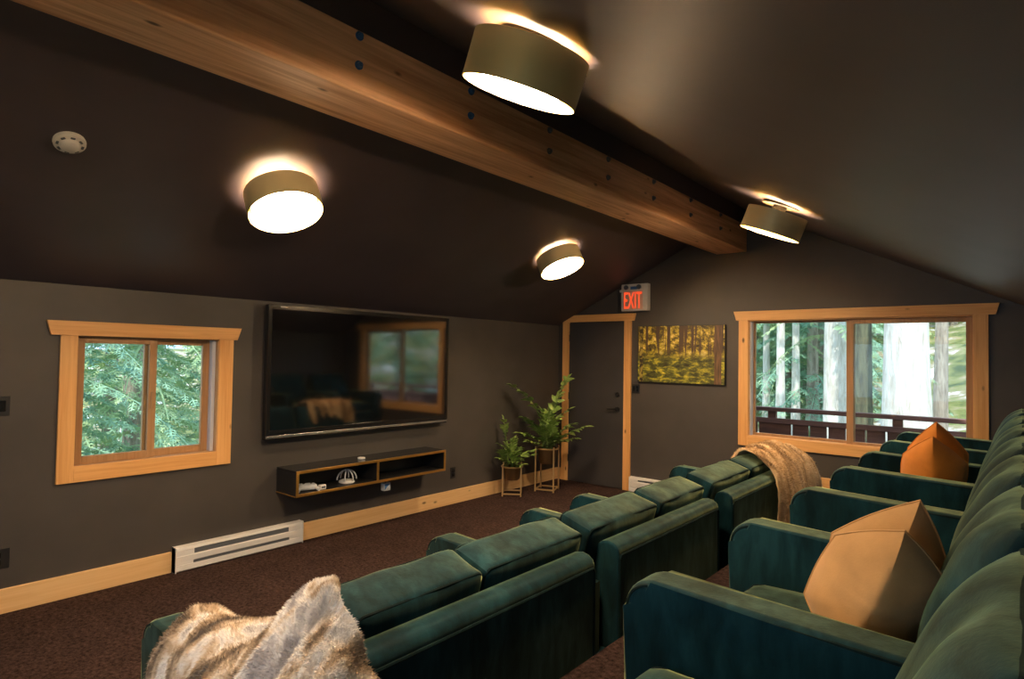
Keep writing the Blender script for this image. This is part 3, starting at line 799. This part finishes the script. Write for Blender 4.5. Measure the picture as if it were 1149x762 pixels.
def picture():
    x0, x1, z0, z1 = 1.188, 2.231, 1.338, 1.981
    # the left bottom corner sits a little low in the photograph
    t = thing('forest_picture', ((x0+x1)/2, 0, (z0+z1)/2-.012), 'wide canvas print of a sunlit yellow forest between door and window', 'picture')
    hx, hz = (x1-x0)/2, (z1-z0)/2+.006
    bm = B(); box(bm, -hx, hx, -.034, -.006, -hz, hz, .002); link('canvas', bm, M_ART, t)
    bm = B(); box(bm, -hx+.02, hx-.02, -.006, 0, -hz+.02, hz-.02); link('stretcher_bars', bm, M_BLACK, t)
    bm = B(); e = .006
    box(bm, -hx-e, hx+e, -.030, -.001, -hz-e, -hz); box(bm, -hx-e, -hx, -.030, -.001, -hz, hz); box(bm, hx, hx+e, -.030, -.001, -hz, hz); box(bm, -hx, hx, -.030, -.001, hz, hz+e)
    link('frame_edge', bm, M_BLACK, t)
picture()
def exit_sign():
    x0, x1, z0, z1 = .975, 1.325, 2.162, 2.487
    t = thing('exit_sign', ((x0+x1)/2, 0, (z0+z1)/2), 'white box exit sign glowing red above the door', 'exit sign')
    hx, hz = (x1-x0)/2, (z1-z0)/2
    bm = B(); box(bm, -hx, hx, -.075, 0, -hz, hz, .006); link('housing', bm, M_OFFWHITE, t)
    bm = B(); box(bm, -hx+.028, hx-.062, -.077, -.074, -hz+.02, hz-.085, .001); link('face_panel', bm, M_EXITFACE, t)
    cu = bpy.data.curves.new('letters', 'FONT'); cu.body = 'EXIT'; cu.align_x = 'CENTER'; cu.size = .16; cu.extrude = .0015
    to = bpy.data.objects.new('letters_src', cu); COL.objects.link(to)
    bpy.context.view_layer.update()
    me = bpy.data.meshes.new_from_object(to.evaluated_get(bpy.context.evaluated_depsgraph_get()))
    bpy.data.objects.remove(to)
    lo = bpy.data.objects.new('letters', me); COL.objects.link(lo); me.materials.clear(); me.materials.append(M_EXITRED); lo.parent = t
    xs = [v.co.x for v in me.vertices]; ys = [v.co.y for v in me.vertices]
    W, Hh = max(xs)-min(xs), max(ys)-min(ys); cx, cy = (max(xs)+min(xs))/2, (max(ys)+min(ys))/2
    for v in me.vertices: v.co = ((v.co.x-cx)*.235/W, (v.co.y-cy)*.195/Hh, v.co.z)
    lo.rotation_euler = (PI/2, 0, 0); lo.location = (-.017, -.0785, -.034)
    for s in (-1, 1):
        k = B(); lathe(k, [(0, .03), (.026, .03), (.030, .02), (.018, -.02), (0, -.02)], 20, Matrix.Translation((-.01+s*.085, -.085, hz-.042)) @ Matrix.Rotation(PI/2, 4, 'X'))
        link('lamp_head', k, M_STEEL, t, None, True)
    bm = B(); box(bm, -.05, .04, -.079, -.074, hz-.066, hz-.03, .002); link('indicator_panel', bm, M_BLUE, t)
    bm = B(); tube(bm, [(-hx, -.05, hz-.075), (-hx-.03, -.055, hz-.08)], .018, 12); link('test_lamp', bm, M_OFFWHITE, t, None, True)
exit_sign()

# ------------------------------------------------------------------ ceiling lamps, smoke detector
def lamp(center, tilt, label):
    """center of the open lower rim; tilt turns the drum towards the slope"""
    t = thing('ceiling_lamp', center, label, 'ceiling lamp')
    t.rotation_euler = (0, tilt, 0)
    Rr, h = .22, (.165 if tilt > 0 else .15)
    up = (math.sin(tilt), math.cos(tilt)); sg = 1 if tilt > 0 else -1
    cz = ((4.4025-SL*center[0] if tilt > 0 else 2.01+SL*center[0])-center[2])/(up[1]+abs(up[0])*SL)
    bm = B(); lathe(bm, [(Rr-.004, 0), (Rr, 0), (Rr, h), (Rr-.004, h), (Rr-.004, 0)], 72); link('drum_shade', bm, M_BRASS, t, None, True)
    bm = B(); lathe(bm, [(Rr-.0055, .004), (Rr-.0055, h-.004)], 72); link('gold_lining', bm, M_BRASSIN, t, None, True)
    bm = B(); lathe(bm, [(0, .040), (.180, .040), (.190, .048), (.190, .075), (0, .075)], 56); link('diffuser', bm, M_LAMP, t, None, True)
    bm = B(); lathe(bm, [(.11, .0765), (.192, .0765), (.195, .083), (.11, .083)], 56); link('top_glow_ring', bm, M_LAMPTOP, t, None, True)
    bm = B(); lathe(bm, [(0, .084), (.05, .084), (.05, cz-.016), (.135, cz-.016), (.135, cz), (0, cz)], 40); link('ceiling_canopy', bm, M_STEMDARK, t, None, True)
    for k in range(3):
        a = 2*PI*k/3; link('spoke', tube(B(), [(.08*math.cos(a), .08*math.sin(a), h-.015), ((Rr-.003)*math.cos(a), (Rr-.003)*math.sin(a), h-.015)], .004, 6), M_BRASS, t)
M_LAMPTOP = emit('lamp_upward_glow', LAMP_COLOR, 11.0)
M_STEMDARK = mat('dark_bronze', (.012, .009, .006), .5, .2)
def lamp_z(x): return min(zl(x), zr(x))
lamp((3.28, -4.884, 2.574), R(22), 'nearest brass drum ceiling lamp, right of the beam')
lamp((3.25, -1.84, 2.553), R(22), 'brass drum ceiling lamp at the far end, right of the beam')
lamp((1.30, -4.68, 2.44), R(-25), 'brass drum ceiling lamp left of the beam above the television')
lamp((1.29, -1.764, 2.455), R(-25), 'brass drum ceiling lamp left of the beam near the exit sign')
lamp((3.33, -7.45, 2.54), R(22), 'added brass drum fill lamp behind the camera, right of the beam')  # extra lamp out of view, added as fill light
def smoke():
    x, y = 1.20, -5.76
    t = thing('smoke_detector', (x, y, zl(x)), 'round white smoke detector on the dark left ceiling slope', 'smoke detector')
    t.rotation_euler = (PI, math.atan(SL), 0)
    t.rotation_euler = (Matrix.Rotation(-math.atan(SL), 3, 'Y') @ Matrix.Rotation(PI, 3, 'X')).to_euler()
    bm = B(); lathe(bm, [(0, 0), (.066, 0), (.068, .008), (.066, .022), (.058, .026), (0, .026)], 40); link('base', bm, M_OFFWHITE, t, None, True)
    bm = B(); lathe(bm, [(.044, .026), (.042, .036), (.034, .043), (0, .045)], 40); link('sensor_cover', bm, M_OFFWHITE, t, None, True)
    for k in range(8):
        a = 2*PI*k/8; bm = B(); box(bm, -.005, .005, -.009, .009, 0, .004); bmesh.ops.transform(bm, matrix=Matrix.Rotation(a, 4, 'Z') @ Matrix.Translation((.051, 0, .0255)), verts=bm.verts); link('vent_slot', bm, M_GREY, t)
smoke()

# ------------------------------------------------------------------ plants
def stand(loc, s, h, rz, label):
    t = thing('plant_stand', loc, label, 'plant stand', None, rz)
    q = .008
    for sx in (-1, 1):
        for sy in (-1, 1):
            bm = B(); box(bm, sx*s-q, sx*s+q, sy*s-q, sy*s+q, 0, h, .001); link('leg', bm, M_STAND, t)
    for k in range(4):
        bm = B()
        if k < 2: y = (-s, s)[k]; box(bm, -s, s, y-q*.8, y+q*.8, .018, .034)
        else: x = (-s, s)[k-2]; box(bm, x-q*.8, x+q*.8, -s, s, .018, .034)
        link('bottom_rail', bm, M_STAND, t)
    link('top_hoop', tube(B(), [(s*1.16*math.cos(2*PI*k/40), s*1.16*math.sin(2*PI*k/40), h-.03) for k in range(40)], .009, 8, True), M_STAND, t, None, True)
def plant(loc, r, ph, stems, label, seed):
    """loc: underside centre of the pot. stems: list of (tip vector relative to soil, leaflet pairs, leaf length)"""
    t = thing('potted_plant', loc, label, 'potted plant')
    bm = B(); lathe(bm, [(0, 0), (r*.72, 0), (r*.82, .015), (r, ph), (r*.95, ph), (r*.93, ph-.03), (r*.78, .02)], 40); link('pot', bm, M_POT, t, None, True)
    bm = B(); lathe(bm, [(0, ph-.022), (r*.93, ph-.026)], 30); link('soil', bm, M_SOIL, t)
    rnd = random.Random(seed); lf = B(); stm = B()
    def leaf(base, d, up, L, wd):
        s = d.cross(up).normalized(); u = s.cross(d).normalized()
        P = []
        for k in range(6):
            a = k/5; ww = wd*math.sin(PI*(a**.8))*.5+.0005; c = base+d*L*a-u*(.25*L*a*a)
            P.append((c+s*ww+u*ww*.35, c, c-s*ww+u*ww*.35))
        V = [[lf.verts.new(x) for x in row] for row in P]
        for A, C in zip(V, V[1:]):
            for j in range(2): lf.faces.new((A[j], A[j+1], C[j+1], C[j]))
    for (tip, n, L) in stems:
        tip = Vector(tip); b0 = Vector((rnd.uniform(-.5, .5)*r, rnd.uniform(-.5, .5)*r, ph-.025))
        mid = b0+Vector((tip.x*.28, tip.y*.28, tip.z*.72)); pts = []
        for k in range(15):
            a = k/14; pts.append((b0*(1-a)**2+2*mid*a*(1-a)+(Vector((0, 0, ph))+tip)*a*a))
        tube(stm, pts, .0075, 7, False, .35)
        for k in range(n):
            a = .30+.70*(k+.5)/n; x = a*14; i = min(13, int(x)); p = pts[i].lerp(pts[i+1], x-i); d = (pts[i+1]-pts[i]).normalized()
            side = d.cross(Vector((rnd.uniform(-.25, .25), rnd.uniform(-.25, .25), 1))).normalized()
            if side.length < .1: side = Vector((1, 0, 0))
            for sg in (-1, 1):
                dr = (side*sg*.85+d*.6+Vector((0, 0, .12))+Vector((rnd.gauss(0, .1), rnd.gauss(0, .1), rnd.gauss(0, .1)))).normalized()
                up = d.cross(dr)*sg; up = up if up.z > 0 else -up
                sc = L*(1-.35*abs(a-.6))*rnd.uniform(.85, 1.15)
                leaf(p, dr, (up+Vector((0, 0, .3))).normalized(), sc, sc*.46)
        leaf(pts[-1], (pts[-1]-pts[-2]).normalized(), Vector((.2, -.2, 1)), L*.8, L*.3)
    link('stems', stm, M_STEM, t, None, True); link('foliage', lf, M_LEAF, t, None, True)
stand((.185, -1.15, 0), .105, .355, R(38), 'short gold plant stand holding the smaller potted plant')
plant((.185, -1.15, .175), .108, .155, [((-.04, -.12, .54), 11, .075), ((-.04, -.18, .26), 8, .085), ((.02, -.22, .20), 8, .085), ((.20, .10, .18), 8, .09), ((.14, -.16, .08), 8, .085), ((-.06, .10, .30), 9, .08), ((.14, .20, .12), 8, .08), ((.22, -.06, .05), 7, .085), ((.05, -.05, .30), 9, .075), ((.02, -.26, .12), 8, .085), ((.18, -.14, .18), 8, .08), ((-.02, .16, .18), 8, .08)],
      'smaller green leafy plant in bronze pot on the short stand', 4)
stand((.34, -.68, 0), .112, .53, R(20), 'tall gold plant stand holding the larger potted plant by the door')
plant((.34, -.68, .32), .118, .19, [((-.15, -.48, .74), 14, .12), ((.12, .22, .82), 12, .12), ((.02, .12, .52), 10, .11), ((.40, .22, .26), 10, .12), ((-.12, -.30, .36), 11, .12), ((-.10, -.42, .20), 11, .11), ((.34, .02, .30), 9, .11), ((.10, -.22, .24), 10, .11), ((.20, .16, .46), 9, .10), ((-.05, .05, .40), 10, .10), ((.26, -.18, .20), 9, .11), ((-.04, -.34, .10), 9, .10), ((.16, -.10, .34), 9, .10), ((.30, .14, .12), 8, .10), ((.0, -.12, .44), 10, .10), ((.25, -.12, .12), 9, .10)],
      'larger green leafy plant in bronze pot on the tall stand by the door', 6)

# ------------------------------------------------------------------ outside: deck railing, ground, trees
bm = B(); box(bm, -.8, 6.5, .14, 1.75, -.12, -.02); structure('deck_floor', bm, M_DECK)
def railing():
    y = 1.6
    t = thing('deck_railing', (3, y, -.02), 'dark brown wooden deck railing outside the far window', 'railing')
    x0, x1 = -3.6, 3.3
    bm = B(); box(bm, x0, x1, -.055, .055, .965, 1.015, .004); link('top_rail', bm, M_RAIL, t)
    bm = B(); box(bm, x0, x1, -.045, -.012, .815, .880, .004); link('middle_board', bm, M_RAIL, t)
    bm = B(); box(bm, x0, x1, -.045, -.015, .12, .20, .004); link('bottom_board', bm, M_RAIL, t)
    for x in (-2.2, -.76, .62, 2.0, 3.3):
        bm = B(); box(bm, x-.05, x+.05, -.012, .052, 0, .965, .004); link('post', bm, M_RAIL, t)
    x = x0
    while x < x1-.1:
        bm = B(); box(bm, x, x+.186, -.010, .012, .10, .83, .003); link('infill_board', bm, M_RAIL, t); x += .206
railing()
def hill(x, y):
    d = max(0, y-3)
    z = -2.6+.16*d+.0035*d*d + .5*noise.noise(Vector((x*.22, y*.22, 0)))+.15*noise.noise(Vector((x, y, 2)))
    if x > 2: z += .13*(x-2)*min(1, d/8)*2.2
    if x < -1: z = max(z, -2.6+.10*(-x-1)+.3*noise.noise(Vector((x*.3, y*.3, 5))))
    return z
bm = B(); nx, ny = 90, 90; V = []
for i in range(nx+1):
    row = []
    for j in range(ny+1):
        x = -45+80*i/nx; y = -30+85*j/ny
        z = hill(x, y) if not (-1.2 < x < 7 and y < 2.5) else -2.6
        row.append(bm.verts.new((x, y, z)))
    V.append(row)
for i in range(nx):
    for j in range(ny): bm.faces.new((V[i][j], V[i+1][j], V[i+1][j+1], V[i][j+1]))
structure('ground', bm, M_GROUND, None, True)

def trunk_mesh(rad, H, seed, lean=(0, 0), flare=1.5, n=18, segs=26):
    bm = B(); rings = []
    for k in range(segs+1):
        a = k/segs; z = H*a; rr = rad*(1-.55*a)*(1+(flare-1)*math.exp(-a*14))
        cx, cy = lean[0]*z, lean[1]*z
        rings.append([bm.verts.new((cx+rr*math.cos(2*PI*q/n)*(1+.12*noise.noise(Vector((3*math.cos(2*PI*q/n), 3*math.sin(2*PI*q/n), z*.35+seed)))), cy+rr*math.sin(2*PI*q/n)*(1+.12*noise.noise(Vector((3*math.sin(2*PI*q/n), z*.35+seed, 1)))), z)) for q in range(n)])
    for A, C in zip(rings, rings[1:]):
        for q in range(n): bm.faces.new((A[q], A[(q+1) % n], C[(q+1) % n], C[q]))
    bm.faces.new(rings[-1])
    return bm
def foliage_mesh(rad, z0, z1, nb, seed, leaf=.16, dens=26, droop=.55):
    """conifer sprays: drooping branches lined with flat needle sprigs"""
    bm = B(); rnd = random.Random(seed)
    for b in range(nb):
        a = b*2.399+rnd.uniform(-.4, .4); h = (b+.5)/nb; z = z0+(z1-z0)*h
        L = rad*(1-.72*h)*rnd.uniform(.7, 1.15)
        d = Vector((math.cos(a), math.sin(a), 0)); side = Vector((-d.y, d.x, 0))
        pts = [Vector((0, 0, z))+d*(L*k/8)+Vector((0, 0, .14*L*(k/8)-droop*L*(k/8)**2)) for k in range(9)]
        for k in range(8):
            A, C = pts[k], pts[k+1]; w = .022*(1-k/9)+.004
            bm.faces.new([bm.verts.new(A+side*w), bm.verts.new(A-side*w), bm.verts.new(C-side*w*.8), bm.verts.new(C+side*w*.8)])
        for k in range(dens):
            x = 8*(.12+.88*(k+.5)/dens); i = min(7, int(x)); p = pts[i].lerp(pts[i+1], x-i); t = (pts[i+1]-pts[i]).normalized()
            for sg in (-1, 1):
                l = leaf*rnd.uniform(.7, 1.5)*(1.25-.5*x/8); e = (side*sg*.8+t*.7+Vector((rnd.gauss(0, .15), rnd.gauss(0, .15), -.35+rnd.gauss(0, .2)))).normalized()
                wv = e.cross(Vector((rnd.gauss(0, .4), rnd.gauss(0, .4), 1))).normalized()*l*.11
                # a sprig: spine with three pairs of needles-bundles
                for q in range(3):
                    c0 = p+e*l*(.25+.25*q)
                    for s2 in (-1, 1):
                        ee = (e*.75+wv.normalized()*s2*.7).normalized(); ll = l*(.42-.08*q); ws = e.cross(ee).normalized().cross(ee).normalized()*l*.05
                        bm.faces.new([bm.verts.new(c0-ws), bm.verts.new(c0+ee*ll*.5-ws*.9), bm.verts.new(c0+ee*ll), bm.verts.new(c0+ee*ll*.5+ws*.9)])
                bm.faces.new([bm.verts.new(p-wv*.4), bm.verts.new(p+e*l*.6-wv*.5), bm.verts.new(p+e*l), bm.verts.new(p+e*l*.6+wv*.5)])
    return bm
def raw(name, bm, m, parent=None, loc=None):
    me = bpy.data.meshes.new(name); bm.to_mesh(me); bm.free(); me.materials.append(m)
    o = bpy.data.objects.new(name, me); COL.objects.link(o)
    if parent: o.parent = parent
    if loc: o.location = loc
    return o
def tree(x, y, rad, H, m, label, fol=None, lean=(0, 0), seed=1, group=None, flare=1.5):
    t = thing('conifer_tree', (x, y, hill(x, y)-.15), label, 'tree', group)
    link('trunk', trunk_mesh(rad, H, seed, lean, flare), m, t, None, True)
    if fol:
        rr, z0, z1, nb, mm = fol
        raw('foliage', foliage_mesh(rr, z0, z1, nb, seed), mm, t)
    return t
def at(u, dist):
    """ground point in the direction of picture column u at a horizontal distance (trees are then fixed where they stand)"""
    d = f_ + (u-574.5)/686.94*R_; d.z = 0; d.normalize(); p = CAM+d*dist; return p.x, p.y
tree(*at(1017, 12.5), .40, 16, M_BARK_PALE, 'huge sunlit pale tree trunk filling the right window pane', None, seed=2, flare=1.25)
tree(*at(937, 16), .25, 16, M_BARK_PALE, 'broad pale trunk at the right edge of the left window pane', (2.2, 3.6, 12, 40, M_NEEDLE2), seed=3)
tree(*at(967, 14), .20, 15, M_BARK_MOSS, 'dark mossy trunk just left of the huge pale one', (2.2, 6.2, 12, 14, M_NEEDLE), seed=4)
tree(*at(893, 20), .105, 17, M_BARK_PALE, 'slim pale trunk, third from the left through the far window', (2.0, 3.6, 14, 46, M_NEEDLE2), seed=5)
tree(*at(876, 19), .115, 17, M_BARK_PALE, 'slim pale trunk, second from the left through the far window', (1.9, 3.6, 14, 46, M_NEEDLE), seed=6)
tree(*at(860, 21), .10, 17, M_BARK_PALE, 'slim pale trunk, leftmost through the far window', (2.2, 3.2, 14, 50, M_NEEDLE2), seed=7)
tree(*at(1053, 17), .14, 15, M_BARK, 'grey leaning trunk to the right of the huge pale one', None, lean=(.02, 0), seed=8)
# background conifers: one prototype, then copies
proto = thing('conifer_tree', (0, 0, 0), 'x', 'tree')
link('trunk', trunk_mesh(.14, 15, 20), M_BARK, proto, None, True)
raw('foliage', foliage_mesh(3.1, .6, 14, 120, 21, .26, 24), M_NEEDLE, proto)
proto2 = thing('conifer_tree', (0, 0, 0), 'x', 'tree')
link('trunk', trunk_mesh(.13, 13, 22), M_BARK, proto2, None, True)
raw('foliage', foliage_mesh(2.8, .4, 12, 110, 23, .26, 24), M_NEEDLE2, proto2)
def copy_tree(p, x, y, rz, s, label, group):
    c = p.copy(); COL.objects.link(c); c.location = (x, y, hill(x, y)-.2); c.rotation_euler = (0, 0, rz); c.scale = (s, s, s)
    for ch in p.children:
        k = ch.copy(); COL.objects.link(k); k.parent = c
    c['label'] = label; c['group'] = group
    return c
bgl = 'green conifer among the distant trees seen through the far window'
spots = [(852, 25, 1), (884, 23, 1), (912, 21, 0), (903, 27, 1), (846, 27, 0), (868, 30, 1), (884, 26, 0), (905, 24, 0), (918, 31, 1), (945, 29, 0), (975, 30, 1), (1000, 34, 0), (1070, 34, 1), (1092, 40, 0), (830, 24, 1), (920, 22, 0)]
for k, (u, d, q) in enumerate(spots):
    x, y = at(u, d); copy_tree((proto, proto2)[q], x, y, k*1.3, .9+.12*(k % 3), bgl, 'distant conifers beyond the far window')
ll = 'green conifer with drooping sprays seen through the left window'
for k, (x, y, q, s) in enumerate([(-4.6, -4.6, 0, .8), (-5.6, -3.0, 1, .9), (-8.2, -5.2, 1, 1.0), (-8.6, -2.2, 0, 1.0), (-9.5, -.2, 1, 1.), (-12.5, -3.8, 0, 1.2), (-13, -1.2, 1, 1.2)]):
    copy_tree((proto, proto2)[q], x, y, k*2.1+.5, s, ll, 'conifers outside the left window')
for k, (x, y, q) in enumerate([(7.5, 6.5, 1), (9.5, 10.5, 1), (12.5, 7.5, 0)]):
    copy_tree((proto, proto2)[q], x, y, k*1.7, .8, 'green conifer seen only as a reflection in the television screen', 'conifers mirrored in the television')
for p in (proto, proto2):
    for ch in list(p.children): bpy.data.objects.remove(ch)
    bpy.data.objects.remove(p)
